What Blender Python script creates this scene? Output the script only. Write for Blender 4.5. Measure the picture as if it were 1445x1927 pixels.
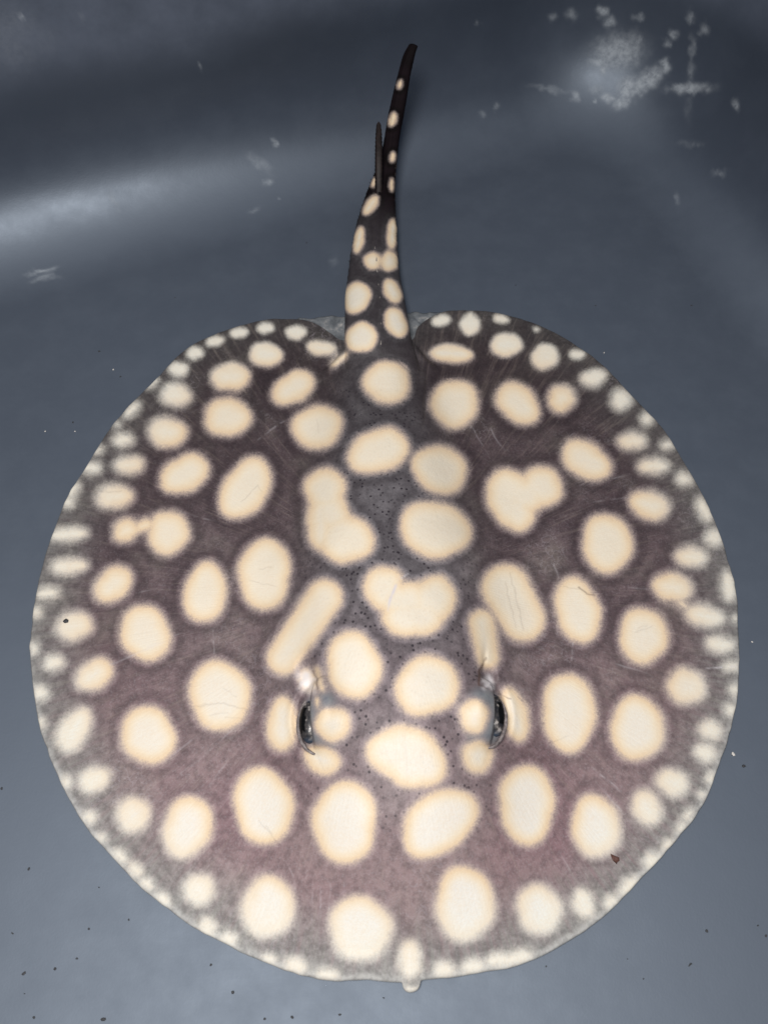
import bpy, math, random
import numpy as np

random.seed(7)
rng = np.random.default_rng(7)
scene = bpy.context.scene
for o in list(bpy.data.objects):
    bpy.data.objects.remove(o, do_unlink=True)
COL = scene.collection

# ------------------------------------------------------------------ camera
CAM_H = 0.468                      # metres above the tub floor
TILT = math.radians(30)            # from straight down
VFOV = math.radians(60)
PW, PH = 1445.0, 1927.0            # size of the photograph in pixels
FPX = PH / 2 / math.tan(VFOV / 2)
cd = bpy.data.cameras.new('camera')
cam = bpy.data.objects.new('camera', cd)
COL.objects.link(cam)
cd.sensor_fit = 'VERTICAL'
cd.sensor_height = 24.0
cd.lens = 12.0 / math.tan(VFOV / 2)
cd.clip_start = 0.01
cd.clip_end = 50
cam.location = (0, 0, CAM_H)
cam.rotation_euler = (TILT, 0, 0)
cd.dof.use_dof = True
cd.dof.focus_distance = 0.50
cd.dof.aperture_fstop = 9.0
scene.camera = cam

# ------------------------------------------------------------------ light
world = bpy.data.worlds.new('World')
scene.world = world
world.use_nodes = True
bg = world.node_tree.nodes['Background']
bg.inputs[0].default_value = (0.62, 0.75, 1.0, 1)
bg.inputs[1].default_value = 0.16

def area_lamp(name, loc, size, power, col, target):
    ld = bpy.data.lights.new(name, 'AREA')
    ld.shape = 'DISK'
    ld.size = size
    ld.energy = power
    ld.color = col
    lo = bpy.data.objects.new(name, ld)
    COL.objects.link(lo)
    lo.location = loc
    d = np.array(target, float) - np.array(loc, float)
    import mathutils
    lo.rotation_euler = mathutils.Vector(d).to_track_quat('-Z', 'Y').to_euler()
    return lo

area_lamp('work_lamp', (-0.09, -0.05, 0.88), 0.30, 9.6, (1.0, 0.975, 0.95), (0, 0.30, 0))
scene.view_settings.view_transform = 'Standard'
scene.view_settings.look = 'None'
scene.view_settings.exposure = 0.0
scene.view_settings.gamma = 1.0
scene.render.engine = 'CYCLES'

# ------------------------------------------------------------------ pixel <-> place
CT, ST = math.cos(TILT), math.sin(TILT)

def unproject(x, y, z=0.0):
    """point of the horizontal plane z that shows at photograph pixel (x, y)"""
    u = (np.asarray(x, float) - PW / 2) / FPX
    v = -(np.asarray(y, float) - PH / 2) / FPX
    dx, dy, dz = u, v * CT + ST, v * ST - CT
    t = (np.asarray(z, float) - CAM_H) / dz
    return dx * t, dy * t

def project(X, Y, Z):
    Z = Z - CAM_H
    v = Y * CT + Z * ST
    w = -Y * ST + Z * CT
    return PW / 2 + FPX * X / -w, PH / 2 - FPX * v / -w

# ------------------------------------------------------------------ mesh helpers
def smoothstep(a, b, x):
    t = np.clip((x - a) / (b - a), 0, 1)
    return t * t * (3 - 2 * t)

def vnoise(x, y, seed=0):
    """smooth value noise"""
    x = np.asarray(x, float); y = np.asarray(y, float)
    xi = np.floor(x).astype(np.int64); yi = np.floor(y).astype(np.int64)
    fx = x - xi; fy = y - yi
    fx = fx * fx * (3 - 2 * fx); fy = fy * fy * (3 - 2 * fy)
    def h(i, j):
        n = (i * 374761393 + j * 668265263 + seed * 1274126177) & 0xffffffff
        n = ((n ^ (n >> 13)) * 1274126177) & 0xffffffff
        return ((n ^ (n >> 16)) & 0xffff) / 65535.0
    a = h(xi, yi) * (1 - fx) + h(xi + 1, yi) * fx
    b = h(xi, yi + 1) * (1 - fx) + h(xi + 1, yi + 1) * fx
    return (a * (1 - fy) + b * fy) * 2 - 1

def grid_faces(n_rows, n_cols, offset=0, wrap=True, flip=False):
    c = n_cols if wrap else n_cols - 1
    i = np.arange(n_rows - 1)[:, None]
    j = np.arange(c)[None, :]
    j2 = (j + 1) % n_cols
    a = i * n_cols + j; b = i * n_cols + j2
    d = (i + 1) * n_cols + j; e = (i + 1) * n_cols + j2
    q = np.stack([a, b, e, d] if not flip else [a, d, e, b], -1).reshape(-1, 4)
    return q + offset

def make_mesh(name, verts, quads, tris=None, smooth=True):
    verts = np.asarray(verts, np.float32)
    quads = np.asarray(quads, np.int64).reshape(-1, 4)
    tris = np.zeros((0, 3), np.int64) if tris is None else np.asarray(tris, np.int64).reshape(-1, 3)
    me = bpy.data.meshes.new(name)
    me.vertices.add(len(verts))
    me.vertices.foreach_set('co', verts.ravel())
    loops = np.concatenate([quads.ravel(), tris.ravel()]).astype(np.int32)
    me.loops.add(len(loops))
    me.loops.foreach_set('vertex_index', loops)
    nq, nt = len(quads), len(tris)
    me.polygons.add(nq + nt)
    starts = np.concatenate([np.arange(nq) * 4, nq * 4 + np.arange(nt) * 3]).astype(np.int32)
    me.polygons.foreach_set('loop_start', starts)
    if smooth:
        me.polygons.foreach_set('use_smooth', np.ones(nq + nt, bool))
    me.update(calc_edges=True)
    me.validate()
    return me

def add_attr(me, name, data):
    a = me.attributes.new(name, 'FLOAT', 'POINT')
    a.data.foreach_set('value', np.asarray(data, np.float32))

def link(name, me, mat=None, parent=None):
    o = bpy.data.objects.new(name, me)
    COL.objects.link(o)
    if mat: me.materials.append(mat)
    if parent: o.parent = parent
    return o

def tag(o, label, cat, group=None):
    o['label'] = label; o['category'] = cat
    if group: o['group'] = group

def tube(points, radii, seg=10, squash=None):
    """closed tapering tube through points; returns verts, quads, tris"""
    P = np.asarray(points, float); n = len(P)
    T = np.gradient(P, axis=0); T /= np.linalg.norm(T, axis=1)[:, None]
    ref = np.array([0, 0, 1.0])
    V = []
    for i in range(n):
        s = np.cross(T[i], ref); s /= np.linalg.norm(s) + 1e-9
        b = np.cross(s, T[i])
        for k in range(seg):
            a = 2 * math.pi * k / seg
            rz = radii[i] * (squash if squash else 1)
            V.append(P[i] + s * math.cos(a) * radii[i] + b * math.sin(a) * rz)
    V += [P[0], P[-1]]
    q = grid_faces(n, seg)
    t = [(n * seg, (k + 1) % seg, k) for k in range(seg)]
    t += [(n * seg + 1, (n - 1) * seg + k, (n - 1) * seg + (k + 1) % seg) for k in range(seg)]
    return np.array(V), q, np.array(t)

# ------------------------------------------------------------------ node helper
class N:
    def __init__(self, name):
        self.mat = bpy.data.materials.new(name)
        self.mat.use_nodes = True
        self.t = self.mat.node_tree
        self.b = self.t.nodes['Principled BSDF']
    def new(self, kind, **kw):
        n = self.t.nodes.new(kind)
        for k, v in kw.items(): setattr(n, k, v)
        return n
    def put(self, sock, v):
        if isinstance(v, bpy.types.NodeSocket): self.t.links.new(v, sock)
        else: sock.default_value = v
    def math(self, op, a, b=0.0, c=0.0, clamp=False):
        n = self.new('ShaderNodeMath', operation=op, use_clamp=clamp)
        for i, v in enumerate((a, b, c)): self.put(n.inputs[i], v)
        return n.outputs[0]
    def attr(self, name):
        return self.new('ShaderNodeAttribute', attribute_name=name).outputs['Fac']
    def coords(self):
        return self.new('ShaderNodeTexCoord').outputs['Object']
    def noise(self, vec, scale, detail=3, rough=0.55, dist=0.0):
        n = self.new('ShaderNodeTexNoise')
        self.put(n.inputs['Vector'], vec)
        n.inputs['Scale'].default_value = scale; n.inputs['Detail'].default_value = detail
        n.inputs['Roughness'].default_value = rough; n.inputs['Distortion'].default_value = dist
        return n.outputs['Fac']
    def voronoi(self, vec, scale, feature='F1', rand=1.0):
        n = self.new('ShaderNodeTexVoronoi', feature=feature)
        self.put(n.inputs['Vector'], vec)
        n.inputs['Scale'].default_value = scale; n.inputs['Randomness'].default_value = rand
        return n.outputs['Distance']
    def remap(self, v, a, b, c=0.0, d=1.0, smooth=False):
        n = self.new('ShaderNodeMapRange')
        n.interpolation_type = 'SMOOTHSTEP' if smooth else 'LINEAR'
        for i, x in enumerate((v, a, b, c, d)): self.put(n.inputs[i], x)
        return n.outputs[0]
    def ramp(self, v, stops, interp='LINEAR'):
        n = self.new('ShaderNodeValToRGB')
        self.put(n.inputs[0], v)
        r = n.color_ramp; r.interpolation = interp
        while len(r.elements) < len(stops): r.elements.new(0.5)
        for e, (p, c) in zip(r.elements, stops):
            e.position = p; e.color = (*c, 1) if len(c) == 3 else c
        return n.outputs['Color']
    def mix(self, f, a, b, blend='MIX'):
        n = self.new('ShaderNodeMix', data_type='RGBA', blend_type=blend)
        self.put(n.inputs[0], f)
        for i, v in ((6, a), (7, b)):
            self.put(n.inputs[i], v if isinstance(v, bpy.types.NodeSocket) else (*v, 1))
        return n.outputs[2]
    def combine(self, x, y, z=0.0):
        n = self.new('ShaderNodeCombineXYZ')
        for i, v in enumerate((x, y, z)): self.put(n.inputs[i], v)
        return n.outputs[0]
    def bump(self, h, strength, dist, prev=None):
        n = self.new('ShaderNodeBump')
        n.inputs['Strength'].default_value = strength; n.inputs['Distance'].default_value = dist
        self.put(n.inputs['Height'], h)
        if prev is not None: self.put(n.inputs['Normal'], prev)
        return n.outputs[0]
    def set(self, **kw):
        for k, v in kw.items():
            v = (*v, 1) if isinstance(v, tuple) and len(v) == 3 else v
            self.put(self.b.inputs[k.replace('_', ' ')], v)
        return self.mat

# ================================================================== THE TUB
YAW = math.radians(21.6)
WA0, WA1, WB0, WB1 = -0.52, 0.464, -0.34, 0.588     # inner walls at the top of the floor fillet
RF = 0.085                                          # fillet between floor and walls
RC = 0.130                                          # plan radius of the corners
def tub_material():
    m = N('grey_plastic')
    co = m.coords()
    big = m.noise(co, 5.0, 4, 0.6)
    mid = m.noise(co, 38.0, 5, 0.65)
    fine = m.noise(co, 900.0, 2)
    dep_glint = m.attr('deposit_glint')  # pale scuffs and droplet marks, plus painted-in reflection streaks
    c = m.ramp(big, [(0.3, (0.037, 0.045, 0.061)), (0.7, (0.043, 0.052, 0.070))])
    c = m.mix(m.remap(mid, 0.45, 0.75, 0, 0.16), c, (0.07, 0.083, 0.106))
    pits = m.remap(m.voronoi(co, 170.0), 0.035, 0.06, 1, 0)
    pits = m.math('MULTIPLY', pits, m.remap(m.noise(co, 23.0, 2), 0.5, 0.6))
    c = m.mix(m.math('MULTIPLY', pits, 0.55), c, (0.02, 0.022, 0.028))
    depn_glint = m.math('MULTIPLY', dep_glint, m.remap(m.noise(co, 260.0, 4, 0.7), 0.25, 0.62, 0.25, 1.0), clamp=True)
    c = m.mix(depn_glint, c, (0.50, 0.53, 0.55))
    upper_wall = m.attr('upper_wall')
    c = m.mix(m.math('MULTIPLY', upper_wall, m.remap(mid, 0.3, 0.7, 0.35, 0.75)), c, (0.110, 0.126, 0.165))
    r = m.math('SUBTRACT', m.remap(mid, 0.3, 0.7, 0.58, 0.65), m.math('MULTIPLY', m.attr('curve'), 0.21))
    r = m.math('ADD', r, m.math('MULTIPLY', m.math('MAXIMUM', dep_glint, upper_wall), 0.2))
    nb = m.bump(m.math('ADD', m.math('MULTIPLY', fine, 0.25), mid), 0.05, 0.002)
    return m.set(Base_Color=c, Roughness=r, IOR=1.75, Specular_IOR_Level=m.remap(m.attr('curve'), 0, 1, 1.0, 0.30), Specular_Tint=(0.75, 0.86, 1.0), Normal=nb)

def blob_field(px, py, blobs):
    f = np.zeros_like(px)
    for (cx, cy, rx, ry, rot, amp) in blobs:
        a = math.radians(rot); dx, dy = px - cx, py - cy
        dx = dx + 5 * vnoise(px / 9, py / 9, 61); dy = dy + 5 * vnoise(px / 9, py / 9, 62)
        q = ((dx * math.cos(a) + dy * math.sin(a)) / rx) ** 2 + ((-dx * math.sin(a) + dy * math.cos(a)) / ry) ** 2
        f = np.maximum(f, .85 * amp * np.exp(-q ** 1.5 * 1.1))
    return f

def build_tub():
    # perimeter of the rounded rectangle at the fillet's top, walked evenly
    pts, nrm = [], []
    def arc(ca, cb, a0):
        for k in range(120):
            a = a0 + math.pi / 2 * k / 120
            pts.append((ca, cb)); nrm.append((math.cos(a), math.sin(a)))
    def edge(a0, b0, a1, b1, n):
        for k in range(n):
            t = k / n
            pts.append((a0 + (a1 - a0) * t, b0 + (b1 - b0) * t))
            L = math.hypot(a1 - a0, b1 - b0)
            nrm.append(((b1 - b0) / L, -(a1 - a0) / L))
    a0, a1, b0, b1, r = WA0 + RC, WA1 - RC, WB0 + RC, WB1 - RC, RC
    # pts hold the centre line of the corner circles, nrm the outward direction
    edge(a1, b0, a1, b1, 220); arc(a1, b1, 0)
    edge(a1, b1, a0, b1, 420); arc(a0, b1, math.pi / 2)
    edge(a0, b1, a0, b0, 60); arc(a0, b0, math.pi)
    edge(a0, b0, a1, b0, 60); arc(a1, b0, 1.5 * math.pi)
    pts, nrm = np.array(pts), np.array(nrm)
    # profile: (distance from the corner-circle centre line, height)
    prof = []
    for k in range(40): prof.append((0.006 + (RC - RF - 0.006) * k / 40.0, 0.0))
    for k in range(91):
        a = math.radians(86) * k / 90
        prof.append((RC - RF + RF * math.sin(a), RF - RF * math.cos(a)))
    d1, z1 = prof[-1]
    for k in range(1, 61):
        z = z1 + (0.30 - z1) * k / 60
        prof.append((d1 + (z - z1) * math.tan(math.radians(4)), z))
    d2 = prof[-1][0]
    for k in range(1, 9):                                                     # rolled rim
        a = math.pi * k / 8
        prof.append((d2 + 0.012 - 0.012 * math.cos(a), 0.30 + 0.012 * math.sin(a)))
    d3 = prof[-1][0]
    prof += [(d3, 0.28), (d3 - 0.02, 0.05), (d3 - 0.05, -0.004), (0.004, -0.004)]
    prof = np.array(prof)
    na, npf = len(pts), len(prof)
    A = pts[None, :, 0] + nrm[None, :, 0] * prof[:, 0, None]
    B = pts[None, :, 1] + nrm[None, :, 1] * prof[:, 0, None]
    Z = np.repeat(prof[:, 1, None], na, 1)
    X = A * math.cos(YAW) - B * math.sin(YAW)
    Y = A * math.sin(YAW) + B * math.cos(YAW)
    V = np.stack([X, Y, Z], -1).reshape(-1, 3)
    # flat floor running in from the walls
    fl = np.concatenate([np.linspace(0.05, 0.55, 4), np.linspace(0.6, 0.995, 130)])
    c0 = np.array([[(WA0 + WA1) / 2, (WB0 + WB1) / 2]])
    cx = c0[0, 0] * math.cos(YAW) - c0[0, 1] * math.sin(YAW)
    cy = c0[0, 0] * math.sin(YAW) + c0[0, 1] * math.cos(YAW)
    F = np.stack([cx + (X[0][None] - cx) * fl[:, None], cy + (Y[0][None] - cy) * fl[:, None], np.zeros((len(fl), na))], -1).reshape(-1, 3)
    V = np.vstack([F, V, [[cx, cy, 0], [cx, cy, -0.004]]])
    npf += len(fl)
    q = grid_faces(npf, na)
    n = npf * na
    j = np.arange(na); j2 = (j + 1) % na
    t = np.concatenate([np.stack([np.full(na, n), j, j2], -1),
                        np.stack([np.full(na, n + 1), (npf - 1) * na + j2, (npf - 1) * na + j], -1)])
    me = make_mesh('plastic_tub', V, q, t)
    px, py = project(V[:, 0], V[:, 1], V[:, 2])
    front = (V[:, 1] > 0.1)
    blobs = [(1163, 96, 48, 34, -10, .55), (1130, 118, 22, 12, 0, .5), (1133, 133, 8, 10, 0, .6),
             (1133, 22, 12, 9, -40, .6), (1148, 42, 12, 11, 0, .6), (1200, 34, 9, 7, 0, .4), (1075, 28, 10, 10, 0, .35), (1040, 33, 8, 6, 0, .3),
             (1300, 34, 9, 9, 0, .5), (1324, 57, 9, 11, 0, .45), (1266, 67, 8, 8, 0, .5), (1254, 82, 8, 8, 0, .4), (1202, 76, 6, 8, 0, .4),
             (1252, 124, 10, 13, 0, .65), (1225, 146, 26, 17, -35, .65), (1180, 165, 18, 24, 25, .65), (1170, 195, 18, 12, -30, .65), (1205, 160, 30, 14, -40, .6),
             (1144, 186, 13, 10, 0, .65), (1117, 188, 4, 4, 0, .5), (1083, 181, 8, 8, 0, .5), (1120, 170, 12, 8, 0, .3),
             (1302, 90, 6, 24, 3, .28), (1300, 132, 7, 20, 3, .25), (1298, 166, 40, 9, -2, .60), (1295, 200, 8, 30, 3, .08),
             (1385, 197, 6, 9, 15, .5), (1036, 168, 36, 6, 12, .22), (934, 202, 5, 8, 0, .3), (908, 212, 7, 6, 0, .22), (897, 45, 5, 5, 0, .3),
             (1272, 372, 5, 9, 0, .3), (1355, 325, 14, 5, -15, .25), (1300, 270, 26, 6, 0, .15),
             (41, 33, 5, 5, 0, .9), (156, 30, 4, 8, 0, .25), (20, 70, 55, 60, 0, .22), (80, 75, 30, 30, 0, .12),
             (518, 271, 5, 8, -15, .45), (505, 343, 8, 7, 0, .4), (488, 308, 26, 9, 40, .2), (215, 378, 5, 20, -20, .2), (378, 125, 4, 4, 0, .4),
             (80, 511, 28, 5, -14, .55), (84, 524, 24, 5, -12, .35), (477, 396, 12, 4, -30, .22), (524, 373, 3, 5, 0, .3), (630, 490, 8, 8, 0, .12)]  # leading pair: lamp reflections on the floor, painted as pale streaks
    dep_glint = np.where(front, blob_field(px, py, blobs), 0)
    add_attr(me, 'deposit_glint', dep_glint)
    ripple = 0.006 * vnoise(np.arctan2(V[:, 0], V[:, 1]) * 9, V[:, 1] * 0, 3)
    add_attr(me, 'curve', smoothstep(0.0, 0.03, V[:, 2]))
    add_attr(me, 'upper_wall', smoothstep(0.085, 0.125, V[:, 2] + ripple))  # paler, rougher wall above the fillet
    o = link('plastic_tub', me, tub_material())
    tag(o, 'dark blue-grey plastic tub with rounded corners that the spotted ray lies in', 'tub')
    return o
build_tub()

# ================================================================== THE RAY
# spots traced from the photograph: (centre x, centre y, half width, half height, clockwise turn in degrees)
E = [
 # rear left of the disc
 (500,617,18,12,0),(450,626,19,12,-5),(405,642,19,12,-10),(367,664,18,14,0),(336,695,20,16,0),(287,720,15,9,-45),(248,771,20,12,-45),
 (222,799,7,6,0),(232,828,22,15,0),(184,847,12,8,-20),(171,880,22,14,5),(137,920,13,20,20),(128,944,16,13,0),(130,1005,38,16,-4),(131,1066,38,18,-4),
 (244,875,30,20,-5),(215,934,37,26,-8),(237,998,29,24,-35),(317,1003,42,43,0),(272,989,20,15,-20),(331,743,31,25,0),(315,814,38,32,0),
 (434,709,39,29,0),(500,667,33,25,0),(428,785,46,39,-10),(348,892,50,37,-28),(462,920,65,45,-60),
 (557,626,22,15,0),(604,655,29,16,5),(552,730,44,31,-30),(638,677,21,9,-38),
 # back and rear right
 (728,719,48,42,0),(597,804,52,42,-10),(712,849,58,42,-18),(727,843,41,41,0),(692,858,40,33,-15),(855,760,46,49,0),(849,665,43,19,3),(974,759,48,36,38),(827,884,57,46,18),
 (612,922,43,43,0),(622,965,40,40,0),(650,1014,58,48,15),(603,985,28,55,0),(818,997,73,54,14),
 (956,922,41,44,0),(973,962,36,42,0),(1018,916,44,40,0),(985,932,45,40,0),(953,942,38,50,-15),
 (942,600,16,10,10),(952,649,33,24,0),(1025,671,28,26,0),(1009,620,7,6,0),(1085,667,16,11,0),(1116,711,28,18,-12),(1056,750,29,28,0),
 (1168,752,22,22,0),(1217,788,14,14,0),(1189,830,29,19,0),(1255,837,14,10,0),(1102,866,51,36,28),(1229,877,31,18,0),(1286,901,18,14,20),
 (1222,951,43,29,15),(1325,960,15,26,-25),(1142,1023,50,58,-20),(1343,1012,20,18,0),(1300,1048,33,22,8),
 (830,603,19,13,-10),(884,612,21,21,0),(884,600,10,14,0),
 # left flank
 (90,1116,24,13,-5),(69,1152,12,12,0),(213,1100,42,33,-40),(386,1116,43,60,5),(498,1080,53,68,5),(140,1178,38,29,-10),(64,1220,11,13,0),(102,1247,22,17,-20),
 (274,1192,50,55,-15),(178,1270,40,31,-35),(76,1304,18,17,0),(414,1309,59,71,-5),(140,1374,49,31,-62),(78,1361,9,12,0),(279,1384,55,57,-15),(178,1467,34,27,-30),(125,1472,13,14,0),
 (531,1364,32,55,0),(496,1517,58,78,-5),
 # head
 (666,1252,54,68,-5),(722,1106,40,46,0),(815,1127,46,47,0),(778,1160,62,42,0),(760,1130,50,40,0),(803,1291,64,58,0),(803,1291,54,60,40),(755,1412,70,50,0),(778,1432,68,54,25),
 (626,1363,36,37,0),(892,1348,31,35,0),(606,1430,40,29,25),(898,1424,33,33,0),(968,1345,28,57,-14),(580,1280,19,26,-15),(597,1322,7,13,0),
 # right flank
 (1265,1105,41,30,15),(1371,1104,17,30,-8),(1087,1149,44,67,-12),(1324,1159,40,24,10),(1284,1138,14,9,30),(1385,1164,9,7,0),(1210,1197,49,55,-20),(1353,1213,29,19,8),(1375,1254,18,12,0),
 (1291,1292,41,36,25),(1381,1298,12,13,0),(1374,1336,14,14,0),(1070,1341,54,76,-6),(1199,1371,54,65,-12),(1336,1374,25,21,30),(1326,1417,24,20,30),(1337,1465,12,14,0),(1265,1473,34,29,30),
 # front
 (991,1514,56,77,-4),(1121,1556,50,63,-14),(1216,1520,31,37,-22),(1320,1496,9,9,0),(1294,1534,15,11,-50),(1281,1557,13,10,-50),(1256,1590,14,12,-45),(1227,1621,19,20,0),
 (1184,1668,24,18,-45),(1149,1697,18,15,-30),(1097,1700,24,31,-15),(1014,1711,45,52,-8),(974,1802,32,17,-18),
 (505,1707,54,62,0),(678,1747,62,66,0),(875,1702,60,74,-8),(649,1547,65,79,6),(826,1548,84,58,-42),(771,1805,25,39,0),(774,1861,15,8,0),
 (508,1805,16,12,15),(556,1817,24,18,10),(617,1834,23,14,5),(835,1825,22,18,0),(890,1819,24,18,-5),(937,1806,26,17,-10),
 (251,1533,34,38,15),(170,1538,15,14,40),(192,1577,10,10,0),(353,1557,50,62,14),(227,1611,18,13,40),(256,1637,18,14,40),(277,1663,17,12,40),(308,1692,18,13,35),(375,1674,32,34,0),(391,1745,19,22,0),(431,1767,19,17,20),
 # tail
 (752,159,5,9,14),(739,225,8,14,16),(739,296,6,10,5),(703,343,5,9,15),(737,348,5,12,0),(698,386,11,23,35),(739,440,12,29,3),(675,452,11,27,12),
 (701,491,18,17,0),(733,492,18,20,0),(671,560,26,33,22),(738,548,17,25,-25),(745,607,22,30,-25),(680,635,31,30,0),
]
# capsules: x0, y0, x1, y1, r0, r1
CAPS = [(611,1124,533,1238,37,34),(906,1172,918,1238,28,24),(951,1107,984,1166,48,44),(597,1262,606,1296,9,8)]

def spot_field(px, py):
    """smooth signed distance in pixels, negative inside the pale spots"""
    out = np.full(px.shape, 90.0)
    K = 9.0
    def merge(idx, d):
        a = out[idx]
        h = np.clip(0.5 + 0.5 * (a - d) / K, 0, 1)
        out[idx] = a * (1 - h) + d * h - K * h * (1 - h)
    for (cx, cy, rx, ry, rot) in E:
        R = max(rx, ry) + 62
        idx = np.nonzero((np.abs(px - cx) < R) & (np.abs(py - cy) < R))[0]
        if len(idx) == 0: continue
        dx, dy = px[idx] - cx, py[idx] - cy
        # every spot outline is a little uneven
        ang = np.arctan2(dy, dx)
        s = (cx * 7 + cy * 13) % 6.28
        wob = 1 + 0.030 * np.sin(2 * ang + s) + 0.028 * np.sin(3 * ang + 2.1 * s) + 0.02 * np.sin(5 * ang + 3.3 * s)
        a = math.radians(rot)
        u = (dx * math.cos(a) + dy * math.sin(a)) / rx
        v = (-dx * math.sin(a) + dy * math.cos(a)) / ry
        k0 = np.sqrt(u * u + v * v) + 1e-6
        k1 = np.sqrt((u / rx) ** 2 + (v / ry) ** 2) + 1e-6
        d = k0 * (k0 - wob) / k1
        merge(idx, np.minimum(d, 90))
    for (x0, y0, x1, y1, r0, r1) in CAPS:
        dx, dy = x1 - x0, y1 - y0
        t = np.clip(((px - x0) * dx + (py - y0) * dy) / (dx * dx + dy * dy), 0, 1)
        d = np.hypot(px - x0 - dx * t, py - y0 - dy * t) - (r0 + (r1 - r0) * t)
        idx = np.nonzero(d < 70)[0]
        merge(idx, d[idx])
    return out

OUTLINE = [(645,655),(622,634),(600,616),(575,606),(540,604),(500,606),(450,617),(405,632),(365,652),(330,680),(300,708),(270,738),(240,768),(210,803),(182,842),(155,885),(130,925),(110,970),
 (95,1010),(83,1050),(72,1090),(62,1140),(56,1190),(56,1240),(62,1300),(73,1360),(88,1410),(110,1465),(136,1515),(165,1560),(197,1600),(240,1645),(290,1690),(340,1727),(400,1765),(450,1789),
 (500,1812),(550,1831),(600,1843),(640,1847),(700,1846),(740,1848),(757,1849),(758,1858),(764,1866),(774,1869),(784,1866),(790,1858),(791,1849),(812,1844),(870,1837),(930,1828),(985,1813),(1040,1790),(1090,1760),(1140,1722),(1190,1673),(1240,1618),(1280,1572),(1310,1535),(1335,1490),
 (1352,1440),(1370,1390),(1383,1340),(1390,1290),(1393,1230),(1391,1170),(1385,1110),(1370,1050),(1355,1000),(1337,955),(1310,905),(1275,850),(1240,800),(1195,750),(1150,705),(1105,668),
 (1060,638),(1010,614),(965,599),(920,591),(870,588),(835,591),(805,607),(785,628),(775,655),(740,672),(690,672)]

def closed_spline(P, n):
    P = np.asarray(P, float); m = len(P)
    out = []
    for i in range(m):
        p0, p1, p2, p3 = P[i - 1], P[i], P[(i + 1) % m], P[(i + 2) % m]
        t = np.linspace(0, 1, 40, endpoint=False)[:, None]
        out.append(0.5 * ((2 * p1) + (-p0 + p2) * t + (2 * p0 - 5 * p1 + 4 * p2 - p3) * t ** 2 + (-p0 + 3 * p1 - 3 * p2 + p3) * t ** 3))
    return np.vstack(out)

# eyes: bulge centre, half sizes in pixels, outward side
EYES = [dict(c=(611, 1360), r=(47, 60), side=-1), dict(c=(903, 1354), r=(46, 60), side=1)]

# tail edges from the photograph: pixel y, left x, right x, centre height, thickness ratio
TAIL = [(790,668,790,.004,.20),(740,655,795,.006,.32),(700,650,790,.010,.45),(672,647,782,.0123,.53),(640,648,773,.0130,.58),(600,649,767,.0128,.60),(560,649,760,.0125,.60),(520,655,752,.0125,.60),(490,659,748,.0125,.60),(460,664,747,.013,.60),(430,670,746,.0140,.60),
 (400,679,744,.0155,.60),(370,690,742,.0180,.62),(340,703,742,.0215,.65),(310,714,744,.027,.72),(280,722,747,.034,.8),(250,727,751,.0425,.85),(220,732,757,.052,.85),(180,741,764,.065,.85),(140,751,770,.077,.85),(110,759,777,.086,.8),(94,766,781,.090,.7),(86,773,785,.092,.5)]

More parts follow.
